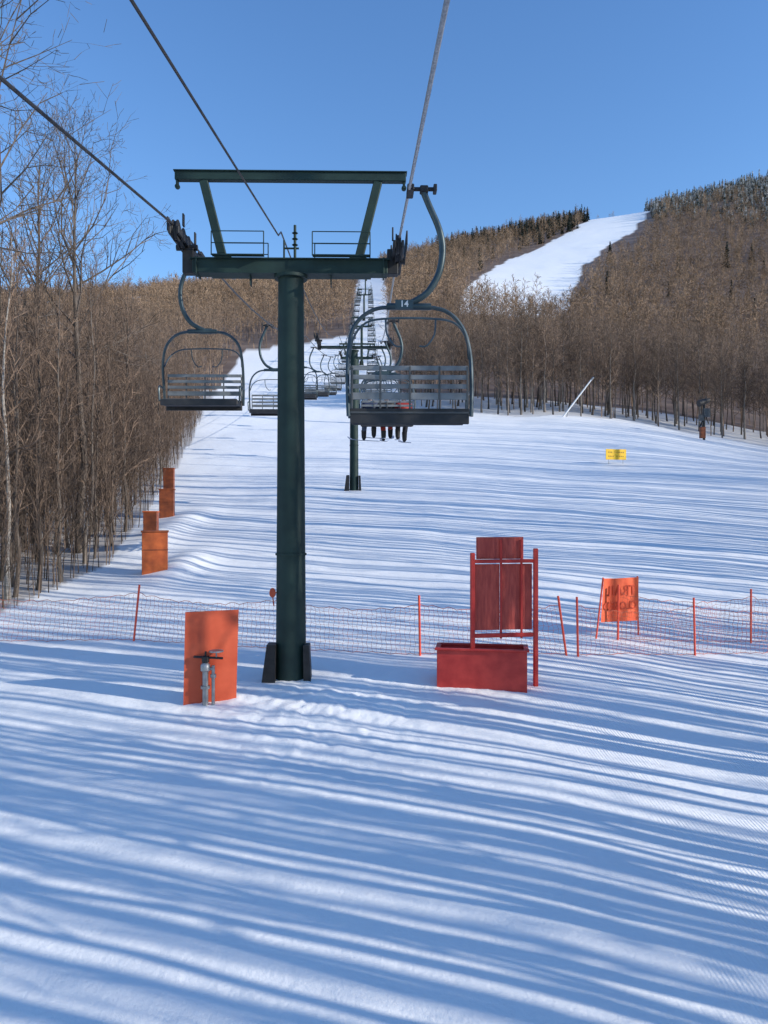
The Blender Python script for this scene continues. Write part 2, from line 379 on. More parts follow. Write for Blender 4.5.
# ------------------------------------------------------------------ lift towers
def make_tower():
    t_ = thing('lift_tower', 'tall dark green lift tower with black foot pads in the foreground', 'lift tower', (TX[0], TY[0], TZ[0] - HR), HEAD, None)
    c = MB(); c.tube([(0, 0, -1.6), (0, 0, 0), (0, 0, 4), (0, 0, 8.16)], [.31, .305, .278, .255], 28)
    c.lathe([(.27, -.03), (.33, -.03), (.33, .03), (.27, .03)], (0, 0, 8.12), 24)
    c.lathe([(.28, -.02), (.312, -.02), (.312, .02), (.28, .02)], (0, 0, 2.6), 24)
    c.build('column', M['green'], t_)
    a = MB(); a.box((0, 0, 8.31), (3.86, .34, .27)); a.box((0, 0, 8.45), (3.94, .42, .025)); a.box((0, 0, 8.168), (3.2, .40, .022))
    for x in (-1.85, 1.85): a.box((x, 0, 8.31), (.03, .44, .33))
    for x in (-.8, .8): a.box((x, 0, 8.06), (.02, .2, .2))
    a.build('crossarm', M['green'], t_, False)
    g = MB(); g.box((0, 0, 10.13), (4.60, .16, .17)); g.box((0, 0, 10.222), (4.64, .22, .02))
    for x in (-2.26, 2.26): g.box((x, 0, 9.99), (.05, .08, .16)); g.tube([(x, -.03, 9.93), (x, .03, 9.93)], .05, 10)
    g.build('gantry_beam', M['green'], t_, False)
    for s in (-1, 1):
        l = MB(); d = Vector((s * (1.74 - 1.34), 0, 10.05 - 8.45)); ang = math.atan2(d.x, d.z)
        l.box(Vector((s * 1.54, 0, 9.25)), (.17, .13, d.length), Matrix.Rotation(ang, 3, 'Y'))
        l.box((s * 1.34, 0, 8.49), (.34, .24, .05))
        l.build('gantry_leg', M['green'], t_, False)
        rl = MB(); x0, x1 = (-1.52, -.5) if s < 0 else (.45, 1.58)
        for y in (-.34, .34):
            for z in (8.70, 8.93): rl.tube([(x0, y, z), (x1, y, z)], .010, 6)
            for x in (x0, x1): rl.tube([(x, y, 8.46), (x, y, 8.93)], .011, 6)
        rl.box(((x0 + x1) / 2, -.28, 8.478), (x1 - x0, .12, .025)); rl.box(((x0 + x1) / 2, .28, 8.478), (x1 - x0, .12, .025))
        rl.build('catwalk_railing', M['green'], t_)
        hr = HR + (LUP if s < 0 else 0)
        sh = MB(); X = s * 2.12
        sh.box((s * 2.20, 0, hr - .25), (.05, 1.75, .14)); sh.box((s * 2.04, 0, hr - .25), (.05, 1.75, .14))
        sh.box((s * 2.03, 0, HR - .34), (.22, .22, .50)); sh.tube([(s * 1.86, 0, hr - .3), (s * 2.28, 0, hr - .3)], .06, 10)
        sh.box((s * 2.29, 0, hr - .05), (.03, 1.3, .26)); sh.box((s * 2.02, -.5, hr + .06), (.03, .1, .24)); sh.box((s * 2.02, .5, hr + .06), (.03, .1, .24))
        sa = sh.build('sheave_assembly', M['black'], t_, False)
        for y in (-.66, -.22, .22, .66):
            w = MB(); ring = [(.05, -.05), (.2, -.05), (.2, -.035), (.175, -.02), (.175, .02), (.2, .035), (.2, .05), (.05, .05)]
            w.lathe(ring, (0, 0, 0), 18)
            w.v = [(X + z, y + a_, hr - .197 + b_) for a_, b_, z in w.v]
            w.build('sheave_wheel', M['black'], sa)
    p = MB(); p.tube([(.06, .2, 8.45), (.06, .2, 9.25)], .028, 8); p.tube([(-.16, .2, 8.78), (.14, .2, 8.78)], .02, 6); p.tube([(-.16, .2, 8.45), (-.16, .2, 8.95)], .02, 6)
    for z in (8.85, 8.97, 9.09): p.lathe([(.03, -.025), (.065, 0), (.03, .025)], (.06, .2, z), 10)
    p.build('cable_mast', M['green'], t_)
    for poly, ya, yb in (([(-.60, -.35), (-.28, -.35), (-.27, .84), (-.44, .84)], -.36, -.02), ([(.28, -.35), (.44, -.35), (.38, .82), (.265, .82)], -.30, .05)):
        pd = MB(); pd.prism(poly, ya, yb); pd.build('foot_pad', M['black'], t_, False)
    return t_
tower = make_tower()
d = MB(); d.lathe([(.02, -.012), (.060, -.012), (.065, 0), (.060, .012), (.02, .012)], (0, 0, 0), 18); d.v = [(-.35 + a, -.14 + c, 1.84 + b * 1.5) for a, b, c in d.v]
d.tube([(-.35, -.12, 1.76), (-.33, -.1, 1.58)], .012, 6); d.tube([(-.35, -.12, 1.84), (-.2, -.05, 1.84)], .012, 6)
TLAB = ['', 'dark green lift tower standing behind the nearest right chair', 'lift tower third up the line, small above the distant chairs']
for i in range(1, len(TY)):
    c = copy_tree(tower, None, ('catwalk_railing', 'gantry_beam', 'gantry_leg', 'cable_mast') if i < 2 else ('catwalk_railing',)); c.location = (TX[i], TY[i], TZ[i] - HR)
    if i < 3: c['label'] = TLAB[i]
    else:
        c['label'] = 'tiny lift tower far up the narrow lift cut through the woods'; c['group'] = 'far lift towers in the cut'
    if i == 1:
        for ch in c.children:
            if ch.name.startswith('crossarm'): ch.scale.z = .36; ch.location.z = 8.31 * .64
            if ch.name.startswith('column'): ch.scale.x = ch.scale.y = .85
d.build('reflector_disc', M['orange'], tower)

# ------------------------------------------------------------------ chairs
def make_chair():
    t_ = thing('lift_chair', '', 'chairlift chair')
    g = MB(); g.box((.02, 0, 0), (.10, .34, .09)); g.tube([(.02, 0, .03), (.40, 0, .03)], .03, 10); g.box((.22, 0, .02), (.12, .12, .10)); g.box((.38, 0, .03), (.05, .16, .10))
    g.build('grip', M['black'], t_)
    h = MB(); h.tube(crv([(.20, 0, .02), (.30, 0, -.22), (.44, 0, -.55), (.49, 0, -.85), (.44, 0, -1.18), (.29, 0, -1.45), (.12, 0, -1.58), (-.05, 0, -1.66)], 5), .048, 10)
    h.tube([(-.32, 0, -1.68), (.32, 0, -1.68)], .05, 10)
    h.build('hanger', M['tealsteel'], t_)
    b = MB()
    b.tube(crv([(-.87, -.22, -3.30), (-.885, -.16, -2.85), (-.875, -.06, -2.35), (-.80, 0, -1.98), (-.58, 0, -1.76), (-.30, 0, -1.69), (.30, 0, -1.69), (.60, 0, -1.78), (.80, 0, -2.02), (.885, -.06, -2.38), (.895, -.16, -2.85), (.88, -.22, -3.30)], 5), .03, 8)
    for s in (-1, 1):
        b.tube(crv([(s * .88, -.18, -2.95), (s * .88, .2, -2.93), (s * .88, .30, -3.0), (s * .87, .28, -3.27)], 4), .022, 7)
    b.build('bail_frame', M['frame'], t_)
    br = MB()
    for z, hh in ((-2.62, .065), (-2.75, .065), (-2.88, .065), (-3.02, .10)): br.box((0, -.25, z), (1.66, .028, hh))
    br.build('backrest', M['slat'], t_, False)
    for x in (-.82, -.42, .0, .42, .82):
        bk = MB(); bk.box((x, -.276, -2.90), (.026, .018, .60)); bk.build('back_brace', M['slatdark'], t_, False)
    st = MB(); st.box((0, .06, -3.29), (1.68, .56, .09)); st.box((0, -.20, -3.30), (1.70, .05, .22)); st.box((0, .33, -3.30), (1.66, .05, .13))
    st.build('seat', M['seatdark'], t_, False)
    ss = MB()
    for y in (-.12, -.02, .08, .18, .28): ss.box((0, y, -3.228), (1.62, .07, .025))
    ss.box((0, -.232, -3.25), (1.70, .012, .028))
    ss.build('seat_slats', M['slatdark'], t_, False)
    sb = MB(); sb.tube(crv([(-.86, -.08, -2.45), (-.80, -.28, -2.2), (-.62, -.42, -2.02), (-.3, -.46, -1.97), (.3, -.46, -1.97), (.62, -.42, -2.02), (.80, -.28, -2.2), (.86, -.08, -2.45)], 4), .016, 7)
    sb.tube(crv([(-.35, -.46, -1.97), (-.33, -.50, -2.2), (-.22, -.52, -2.36), (-.12, -.50, -2.36)], 4), .012, 6); sb.tube(crv([(.35, -.46, -1.97), (.33, -.50, -2.2), (.22, -.52, -2.36), (.12, -.50, -2.36)], 4), .012, 6)
    sb.build('safety_bar', M['frame'], t_)
    np_ = MB(); np_.box((-.07, -.06, -1.66), (.26, .014, .13)); np_.build('number_plate', M['tealsteel'], t_, False)
    return t_
proto = make_chair()
RYs = [11.2] + [25.0 + 12.5 * k for k in range(24)]; LYs = [17.1 + 12.4 * k for k in range(25)]
RL = ['nearest lift chair, empty, marked 14, hanging right of the front tower', 'lift chair carrying three riders, seen behind chair 14', 'empty chair on the right rope, next beyond the three riders']
LL = ['empty grey lift chair hanging left of the front tower column', 'second empty chair down the left rope, partly behind the tower column', 'third empty chair along the left rope, just right of the tower column', 'fourth empty chair along the left rope, small beyond the tower column']
first = True; chairs = {}
for side, lst, lab in ((1, RYs, RL), (-1, LYs, LL)):
    for k, Y in enumerate(lst):
        c = proto if first else copy_tree(proto); first = False
        c.location = (rx(side, Y), Y, rz_(Y, side)); c.rotation_euler = (0, 0, HEAD + (0 if side > 0 else math.pi))
        chairs[(side, k)] = c
        if k < len(lab): c['label'] = lab[k]; c['group'] = 'chairs on the lift'
        else:
            c['label'] = 'tiny empty chair far up the %s rope of the lift' % ('right' if side > 0 else 'left')
            c['group'] = 'far chairs on the %s rope' % ('right' if side > 0 else 'left')
plate = [o for o in chairs[(1, 0)].children if o.name.startswith('number_plate')][0]
text_obj('number', '14', .125, M['white'], plate, loc=(-.07, -.070, -1.66))

# ------------------------------------------------------------------ riders
def skin_mesh(name, pts, edges, rad, mat, parent, lv=1):
    me = bpy.data.meshes.new(name); me.from_pydata(pts, edges, [])
    o = bpy.data.objects.new(name, me); C.objects.link(o)
    md = o.modifiers.new('s', 'SKIN')
    if not me.skin_vertices:
        bpy.context.view_layer.update()
    for i, r in enumerate(rad):
        me.skin_vertices[0].data[i].radius = (r, r)
        me.skin_vertices[0].data[i].use_root = (i == 0)
    sm = o.modifiers.new('u', 'SUBSURF'); sm.levels = lv; sm.render_levels = lv
    dg = bpy.context.evaluated_depsgraph_get()
    nm = bpy.data.meshes.new_from_object(o.evaluated_get(dg)); bpy.data.objects.remove(o)
    nm.materials.clear(); nm.materials.append(mat); nm.name = name
    nm.polygons.foreach_set('use_smooth', [True] * len(nm.polygons))
    o = bpy.data.objects.new(name, nm); C.objects.link(o); o.parent = parent
    return o
def make_rider(loc, rz, jm, tm, label, turn=0, arm=0, legs=None):
    t_ = thing('person', label, 'person', loc, rz, 'riders on the second chair')
    J = [(0, 0, .12), (0, -.03, .32), (0, -.02, .50), (0, .01, .64), (turn * .02, .03, .73), (turn * .03, .03, .83)]
    E = [(0, 1), (1, 2), (2, 3), (3, 4), (4, 5)]; Rr = [.13, .125, .14, .055, .085, .075]
    Ja, Ea, Ra = list(J[:3]), [(0, 1), (1, 2)], [.16, .155, .175]
    Jt, Et, Rt = [(0, 0, .12)], [], [.155]
    for s in (-1, 1):
        fx, fy, drop, toe = legs[0 if s < 0 else 1]        # foot side offset, forward offset, drop, toe turn
        n = len(J)
        J += [(s * .19, -.02, .55), (s * .26, .08 + arm * .05, .33), (s * .2, .30, .26 + arm), (s * .18, .37, .25 + arm)]; E += [(2, n), (n, n + 1), (n + 1, n + 2), (n + 2, n + 3)]; Rr += [.06, .045, .032, .036]
        for f in range(4):
            q = len(J); a = s * (.15 + .02 * f)
            J += [(a, .41, .25 + arm), (a, .435 + .004 * f, .225 + arm), (a, .42, .205 + arm)]; E += [(n + 3, q), (q, q + 1), (q + 1, q + 2)]; Rr += [.011, .010, .009]
        q = len(J); J += [(s * .14, .375, .235 + arm), (s * .125, .40, .215 + arm)]; E += [(n + 3, q), (q, q + 1)]; Rr += [.013, .011]
        ax = s * .13 + fx; ay = .47 + fy; az = -.38 - drop
        n2 = len(J); J += [(s * .10, .03, .10), (s * .13 + fx * .4, .45, .08), (ax, ay, az), (ax, ay + .11, az - .07)]; E += [(0, n2), (n2, n2 + 1), (n2 + 1, n2 + 2), (n2 + 2, n2 + 3)]; Rr += [.095, .065, .05, .04]
        k = len(Ja); Ja += [(s * .20, -.02, .56), (s * .265, .08 + arm * .05, .33), (s * .205, .28, .262 + arm)]; Ea += [(2, k), (k, k + 1), (k + 1, k + 2)]; Ra += [.085, .068, .052]
        k = len(Jt); Jt += [(s * .11, .05, .10), (s * .135 + fx * .4, .46, .08), (ax, ay, az + .08)]; Et += [(0, k), (k, k + 1), (k + 1, k + 2)]; Rt += [.11, .098, .092]
        bt = MB(); bt.tube([(ax, ay - .005, az + .16), (ax, ay + .005, az + .01), (ax, ay + .01, az - .10)], [.088, .08, .074], 12); bt.tube([(ax, ay - .03, az - .10), (ax, ay + .07, az - .105), (ax, ay + .17, az - .115)], [.06, .062, .046], 12)
        bt.build('ski_boot', M['black'], t_)
        sk = MB(); prof = [(-.75, .03), (-.7, .055), (-.2, .042), (.2, .042), (.65, .055), (.8, .03)]
        ca, sa = math.cos(toe), math.sin(toe); vs = []
        for (yy_, w_) in prof:
            for sx_ in (-1, 1):
                for dz in (0, .02):
                    lz = az - .185 + .10 * yy_ + max(0, yy_ - .6) * .5 + dz
                    vs.append((ax + sx_ * w_ * ca - yy_ * sa, ay + .06 + yy_ * ca + sx_ * w_ * sa, lz))
        fs = []
        for i in range(len(prof) - 1):
            a = i * 4; b = a + 4
            fs += [(a, a + 2, b + 2, b), (a + 1, b + 1, b + 3, a + 3), (a, b, b + 1, a + 1), (a + 2, a + 3, b + 3, b + 2)]
        fs += [(0, 1, 3, 2), (20, 22, 23, 21)]
        sk.add(vs, fs); sk.build('ski', M['ski'], t_, False)
    skin_mesh('body', J, E, Rr, M['skin'], t_, 1)
    skin_mesh('jacket', Ja, Ea, Ra, jm, t_, 1)
    skin_mesh('trousers', Jt, Et, Rt, tm, t_, 1)
    hl = MB(); hl.lathe([(.112, -.06), (.128, -.02), (.13, .03), (.115, .08), (.08, .115), (.03, .13)], (turn * .03, .02, .80), 18, .95, 1.08); hl.build('helmet', M['black'], t_)
    gg = MB(); gg.box((turn * .03, .135, .775), (.15, .05, .07)); gg.build('goggles', M['steel'], t_)
    return t_
cY = RYs[1]; base = Vector((rx(1, cY), cY, rz_(cY)))
RID = ((-.55, 'jacket_a', 'greypants', 'rider in navy jacket sitting on the left of the second chair', [(-.07, .1, .02, .75), (.0, -.05, -.05, .5)]),
       (-.02, 'jacket_c', 'brick', 'rider in black jacket and red trousers in the middle of the second chair', [(.05, -.1, .06, .1), (.02, .12, -.04, -.15)]),
       (.54, 'jacket_b', 'trousers', 'rider in red jacket on the right of the second chair', [(-.04, 0, .0, -.1), (-.07, .1, .08, .2)]))
for k, (dx, jm, tm, lb, lg) in enumerate(RID):
    make_rider(base + Vector((dx, .03, -3.21)), HEAD, M[jm], M[tm], lb, (-1, 0, 1)[k], (0, .03, .01)[k], lg)

# ------------------------------------------------------------------ orange panel and hydrant
p = gp(211, 702)
o = thing('orange_panel', 'upright orange board standing in the snow left of the front tower', 'panel', p, R(12))
m = MB(); m.prism([(-.50, -.3), (.45, -.3), (.50, 1.68), (-.46, 1.66)], -.025, .025); m.build('board', M['orange'], o, False)
for x in (-.36, .34):
    m = MB(); m.box((x + .01, .06, .7), (.07, .06, 1.9)); m.build('backing_batten', M['brownpad'], o, False)
p = gp(207, 706)
o = thing('snowmaking_hydrant', 'grey pipe hydrant with a black crossbar in front of the orange board', 'hydrant', p, R(-4))
m = MB(); m.tube([(-.03, 0, -.3), (-.03, 0, .62)], .055, 14); m.lathe([(.055, 0), (.085, 0), (.085, .05), (.055, .05)], (-.03, 0, .30), 14); m.lathe([(.05, 0), (.09, .03), (.09, .13), (.05, .18)], (-.03, 0, .60), 14)
m.build('water_pipe', M['steel'], o)
m = MB(); m.tube([(.11, .02, -.3), (.11, .02, .72)], .032, 12); m.lathe([(.032, 0), (.055, 0), (.055, .06), (.032, .06)], (.11, .02, .50), 12); m.tube([(-.03, .02, .66), (.11, .02, .66)], .03, 10); m.build('air_pipe', M['steel'], o)
m = MB(); m.tube([(-.24, -.02, .88), (.30, -.02, .86)], .022, 8); m.box((-.02, -.02, .84), (.12, .1, .12)); m.tube([(-.02, -.02, .74), (-.02, -.02, .98)], .02, 8); m.build('crossbar_handle', M['black'], o)
m = MB(); m.lathe([(.10, -.012), (.13, -.012), (.13, .012), (.10, .012)], (.18, -.02, .99), 18); m.tube([(.06, -.02, .99), (.30, -.02, .99)], .012, 6); m.tube([(.18, -.14, .99), (.18, .1, .99)], .012, 6); m.tube([(.18, -.02, .85), (.18, -.02, 1.0)], .014, 6)
m.build('hand_wheel', M['steel'], o)

# ------------------------------------------------------------------ red stand
p = gp(505, 687); k = p.y / F
o = thing('red_sign_stand', 'tall red wooden sign board on posts beside the red box', 'sign', p, R(8))
def sx(px): return (px - 505) * k * 1.01
def sz(py): return (687 - py) * k
m = MB(); m.box((sx(472), 0, sz(612)), (.085, .085, sz(555) - sz(672))); m.box((sx(536.5), 0, sz(622)), (.085, .085, sz(555) - sz(700)))
m.box((sx(504), -.002, sz(562)), (sx(534) - sx(474), .07, .07)); m.box((sx(504), -.002, sz(636)), (sx(534) - sx(474), .07, .08))
m.build('frame', M['redbox'], o, False)
m = MB(); m.box((sx(500.5), .05, sz(549)), (sx(525) - sx(477), .03, sz(538) - sz(560))); m.build('upper_board', M['red'], o, False)
m = MB(); m.box((sx(487.5), .05, sz(598)), (sx(500) - sx(475), .03, sz(566) - sz(632))); m.box((sx(517.5), .054, sz(598)), (sx(534) - sx(502), .03, sz(566) - sz(632))); m.build('main_board', M['red'], o, False)
for x in (501, 522):
    m = MB(); m.box((sx(x), .01, sz(590)), (.04, .04, sz(541) - sz(640))); m.build('batten', M['redbox'], o, False)
p2 = gp(482, 684)
o = thing('red_box', 'low open red wooden box at the foot of the red sign board', 'box', (p2.x, p2.y + .02, p2.z), R(-8))
W, D, Hh = 1.72, .62, .68
m = MB()
for s in (-1, 1): m.box((0, s * (D / 2 - .025), Hh / 2 - .1), (W, .05, Hh + .2)); m.box((s * (W / 2 - .025), 0, Hh / 2 - .1), (.05, D - .102, Hh + .2))
m.box((0, 0, .55), (W - .11, D - .11, .04)); m.build('side_boards', M['redbox'], o, False)
m = MB()
for s in (-1, 1): m.box((0, s * (D / 2 - .01), Hh + .022), (W + .08, .09, .04)); m.box((s * (W / 2 - .01), 0, Hh + .022), (.09, D - .112, .04))
m.build('rim', M['redbox'], o, False)

# ------------------------------------------------------------------ net fences
def net_fence(pix, label, lean, closed=None):
    P = [gp(a, b) for a, b in pix]
    o = thing('net_fence', label, 'fence', P[0])
    O = P[0]; m = MB()
    for i, q in enumerate(P):
        pm = MB(); b = q - O; l = lean[i % len(lean)]
        pm.tube([b + Vector((-l * .25, 0, -.25)), b + Vector((l, .02, 1.30))], .025, 8); pm.build('pole', M['post'], o)
    def rib(a, b, w=.0027):
        d = (b - a).normalized(); s1 = d.cross(Vector((0, 1, 0))).normalized() * w
        m.add([a - s1, a + s1, b + s1, b - s1], [(0, 1, 2, 3)])
    rows = 10
    for i in range(len(P) - 1):
        a, b = P[i] - O, P[i + 1] - O; n = max(4, int((b - a).length / .105)); grid = []
        for j in range(n + 1):
            u = j / n; q = a.lerp(b, u); gz = hz(q.x + O.x, q.y + O.y) - O.z
            sag = 4 * u * (1 - u); top = 1.10 - .15 * sag + .02 * math.sin(j * 1.7 + i); l = lean[i % len(lean)] * (1 - u) + lean[(i + 1) % len(lean)] * u
            col = []
            for r_ in range(rows + 1):
                v = r_ / rows; z = .03 + (top - .03) * v
                col.append(Vector((q.x + l * z / 1.3 + .02 * math.sin(r_ * 2.1 + j), q.y + .05 * sag * math.sin(j * .7 + r_ * .5) + .025, gz + z + .012 * math.sin(j * 2.3 + r_ * 1.9))))
            grid.append(col)
        for j in range(n + 1):
            for r_ in range(rows + 1):
                if r_ < rows: rib(grid[j][r_], grid[j][r_ + 1])
                if j < n: rib(grid[j][r_], grid[j + 1][r_], .006 if r_ in (0, rows) else .0027)
    m.build('net', M['net'], o, False)
net_fence([(-60, 642), (134, 641), (278, 650), (420, 656), (566, 656)], 'long orange netting fence on red poles crossing behind the front tower', [.03, .12, 0, -.02, -.17])
net_fence([(578, 657), (695, 656), (850, 652)], 'netting fence on red poles right of the red sign board', [-.02, -.02])
net_fence([(618, 640), (751, 643), (850, 640)], 'rear netting fence whose red pole stands at the right edge', [.02, .01])

# ------------------------------------------------------------------ closed banner
p = gp(621, 637); k = p.y / F
o = thing('closed_banner', 'orange banner seen from behind with mirrored TRAIL CLOSED lettering', 'banner', p, R(24))
m = MB(); m.tube([(-.78, 0, -.25), (-.52, .02, 1.43)], .02, 8); m.build('pole', M['post'], o)
m = MB(); m.tube([(.54, 0, -.35), (.52, .02, 1.43)], .02, 8); m.build('pole', M['post'], o)
m = MB(); NX, NZ = 14, 12; vs = []
for j in range(NZ + 1):
    for i in range(NX + 1):
        u, v = i / NX, j / NZ; x0 = -.62 + .09 * v; x1 = .525; z0 = .38 - .02 * u; z1 = 1.41
        vs.append((x0 + (x1 - x0) * u, -.02 + .012 * math.sin(u * 6.5 + v) * math.sin(v * 3.1) , z0 + (z1 - z0) * v - .008 * math.sin(math.pi * u) * v))
m.add(vs, [(j * (NX + 1) + i, j * (NX + 1) + i + 1, (j + 1) * (NX + 1) + i + 1, (j + 1) * (NX + 1) + i) for j in range(NZ) for i in range(NX)])
fab = m.build('banner_cloth', M['banner'], o)
text_obj('lettering', 'TRAIL', .34, M['bannertext'], fab, True, (-.02, -.040, 1.10), bold=.006); text_obj('lettering', 'CLOSED', .27, M['bannertext'], fab, True, (-.04, -.040, .74), bold=.006)

# ------------------------------------------------------------------ pads along the left wood
def pad(px, py, w, h, mt, label, tilt, cap):
    q = gp(px, py); o = thing('safety_pad', label, 'crash pad', q, R(tilt), 'crash pads along the left wood edge')
    m = MB(); m.box((0, 0, h / 2 - .1), (w, .42, h + .2)); b_ = m.build('pad_body', mt, o)
    m = MB()
    m.box((0, 0, h * .55), (w + .016, .436, .035))
    m.build('strap', M['brownpad'], o, False)
    m = MB(); m.box((0, 0, h + .03), (w + .06, .46, .06)); m.build('top_flap', cap, o)
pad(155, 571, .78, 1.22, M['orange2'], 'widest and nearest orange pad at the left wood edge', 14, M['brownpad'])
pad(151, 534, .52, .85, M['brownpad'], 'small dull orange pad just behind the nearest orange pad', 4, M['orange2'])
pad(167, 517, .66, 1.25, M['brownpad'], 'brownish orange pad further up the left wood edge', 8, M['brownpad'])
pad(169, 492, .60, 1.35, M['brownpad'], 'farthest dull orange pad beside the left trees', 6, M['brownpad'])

# ------------------------------------------------------------------ yellow sign
q = gp(616, 464); k = q.y / F
o = thing('yellow_sign', 'small yellow sign with two lines of dark lettering on the open snow', 'sign', q, R(14))
m = MB(); m.box((0, 0, 9.5 * k), (22.5 * k, .04, 10.5 * k)); pn_ = m.build('panel', M['yellow'], o, False)
m = MB(); rr = random.Random(3)
for row, z in enumerate((11.6, 7.6)):
    x = -8.8
    while x < 8.2:
        w = rr.choice((.8, 1.0, 1.2))
        if rr.random() > .14: m.box(((x + w / 2) * k, -.026, z * k), (w * k, .008, 1.2 * k))
        x += w + .8
m.build('lettering', M['dktext'], pn_, False)
for s in (-1, 1):
    m = MB(); m.tube([(s * 8 * k, .035, -.3), (s * 8 * k, .035, 13 * k)], .02, 6); m.build('post', M['steel'], o)

# ------------------------------------------------------------------ snow gun and lance
q = gp(704, 440); k = q.y / F; GUN = q.copy()
o = thing('snow_gun', 'dark snow gun on a post with orange base pad at the right wood edge', 'snow gun', q)
m = MB(); m.tube([(0, 0, -.4), (0, 0, 37 * k)], .16, 10); m.tube([(-.6, 0, 12 * k), (.1, 0, 24 * k)], .1, 8); m.tube([(.6, 0, 16 * k), (0, 0, 30 * k)], .09, 8); m.build('mast', M['black'], o)
m = MB(); m.tube([(-.75, -.15, 36 * k), (-.2, 0, 37.5 * k), (.75, .2, 40 * k)], [.42, .40, .24], 14); m.tube([(.1, 0, 38 * k), (.3, 0, 43 * k)], .08, 8); m.build('fan_barrel', M['black'], o)
m = MB(); m.box((.3, 0, 27 * k), (.8, .6, 1.1)); m.box((-.35, 0, 22 * k), (.5, .5, .8)); m.build('control_box', M['slatdark'], o, False)
m = MB(); m.box((-.3, -.25, 7 * k), (5 * k, .5, 11 * k)); m.build('base_pad', M['brownpad'], o)
q = gp(562, 417); k = q.y / F; LAN = q.copy()
o = thing('snow_lance', 'pale snowmaking lance leaning right at the edge of the right wood', 'snow lance', q)
m = MB(); m.tube([(-.15, 0, -.4), (30 * k, 0, 38 * k)], [.12, .09], 8); m.build('lance_pipe', M['white'], o)
m = MB(); m.tube([(4 * k, 0, -.4), (7 * k, 0, 8 * k)], .06, 8); m.build('support_leg', M['steel'], o)
m = MB(); m.tube([(29.3 * k, 0, 37 * k), (31.5 * k, 0, 39.5 * k)], .14, 8); m.build('nozzle_head', M['steel'], o)

# ------------------------------------------------------------------ trees
def grow(rnd, p, d, L, r, level, maxl, segs, up=.12, kids=(5, 4, 3), jit=.22, nseg=3):
    n = nseg if level == 0 else 2
    pts = [(p.copy(), d.copy(), r)]
    for i in range(n):
        d = (d + Vector((rnd.gauss(0, jit), rnd.gauss(0, jit), rnd.gauss(0, jit) + up))).normalized()
        q = p + d * (L / n); ra = r * (1 - .7 * i / n); rb = r * (1 - .7 * (i + 1) / n)
        segs.append((p.copy(), q.copy(), ra, rb, level)); p = q; pts.append((p.copy(), d.copy(), rb))
    if level < maxl:
        kn = kids[min(level, len(kids) - 1)]
        for c in range(kn):
            u = .25 + .75 * (c + rnd.random()) / kn; f = min(u * n, n - 1e-4); i = int(f)
            a = pts[i]; b = pts[i + 1]; pp = a[0].lerp(b[0], f - i); dd = a[1]
            ax = dd.cross(Vector((rnd.gauss(0, 1), rnd.gauss(0, 1), rnd.gauss(0, 1)))).normalized()
            nd = Matrix.Rotation(R(rnd.uniform(25, 60)), 3, ax) @ dd
            grow(rnd, pp, nd, L * rnd.uniform(.38, .62), max(r * .5, .001), level + 1, maxl, segs, up, kids, jit, nseg)
def tree_segs(seed, h, r, clear, spread, nb, maxl, kids, th0=65, th1=20, up=.12, wob=.012, nseg=3, tap=.9):
    rnd = random.Random(seed); path = []; x = y = 0
    n = 9
    for i in range(n + 1):
        path.append(Vector((x, y, h * i / n))); x += rnd.gauss(0, wob * h / 2); y += rnd.gauss(0, wob * h / 2)
    rad = [r * (1 - tap * (i / n) ** .9) for i in range(n + 1)]; rad[0] *= 1.25
    segs = []; az = rnd.random() * 6
    for b in range(nb):
        u = clear + (.98 - clear) * (b + .5 * rnd.random()) / nb; f = u * n; i = min(int(f), n - 1); p = path[i].lerp(path[i + 1], f - i)
        az += 2.4 + rnd.gauss(0, .3); uu = (u - clear) / (1 - clear); th = R(th0 + (th1 - th0) * uu + rnd.gauss(0, 6))
        d = Vector((math.cos(az) * math.sin(th), math.sin(az) * math.sin(th), math.cos(th)))
        L = spread * (1 - .62 * uu) * rnd.uniform(.7, 1.15) * (.75 + .25 * min(1, uu * 4))
        rr_ = r * (1 - .88 * u) * .55 + .006
        grow(rnd, p, d, L, rr_, 0, maxl, segs, up, kids, .2, nseg)
    return path, rad, segs
def segs_quads(segs, minr, prism_level=1):
    V = []; Q = []; rnd = random.Random(1)
    for (a, b, ra, rb, lv) in segs:
        ra = max(ra, minr); rb = max(rb, minr * .8)
        d = (b - a)
        if d.length < 1e-5: continue
        d.normalize(); s = d.cross(Vector((rnd.gauss(0, 1), rnd.gauss(0, 1), rnd.gauss(0, 1)))).normalized(); tt = d.cross(s); o = len(V)
        if lv < prism_level:
            for (c, r_) in ((a, ra), (b, rb)):
                for kk in range(3):
                    an = 2.0944 * kk; V.append(c + (s * math.cos(an) + tt * math.sin(an)) * r_)
            for kk in range(3): Q.append((o + kk, o + (kk + 1) % 3, o + 3 + (kk + 1) % 3, o + 3 + kk))
        else:
            V += [a - s * ra, a + s * ra, b + s * rb, b - s * rb]; Q.append((o, o + 1, o + 2, o + 3))
    return np.array([tuple(v) for v in V]), np.array(Q)
def make_tree(name, seed, bark, twig, minr=.006, prism=2, **kw):
    path, rad, segs = tree_segs(seed, **kw)
    e = bpy.data.objects.new(name, None); C.objects.link(e)
    m = MB(); p = [path[0] + Vector((0, 0, -.6))] + path; m.tube(crv(p, 2), list(np.interp(np.linspace(0, 1, len(crv(p, 2))), np.linspace(0, 1, len(p)), [rad[0] * 1.2] + rad)), 8); m.build('trunk', bark, e)
    V, Qd = segs_quads(segs, minr, prism); me = quads_mesh('crown', V, Qd); me.materials.append(twig)
    c = bpy.data.objects.new('crown', me); C.objects.link(c); c.parent = e
    return e
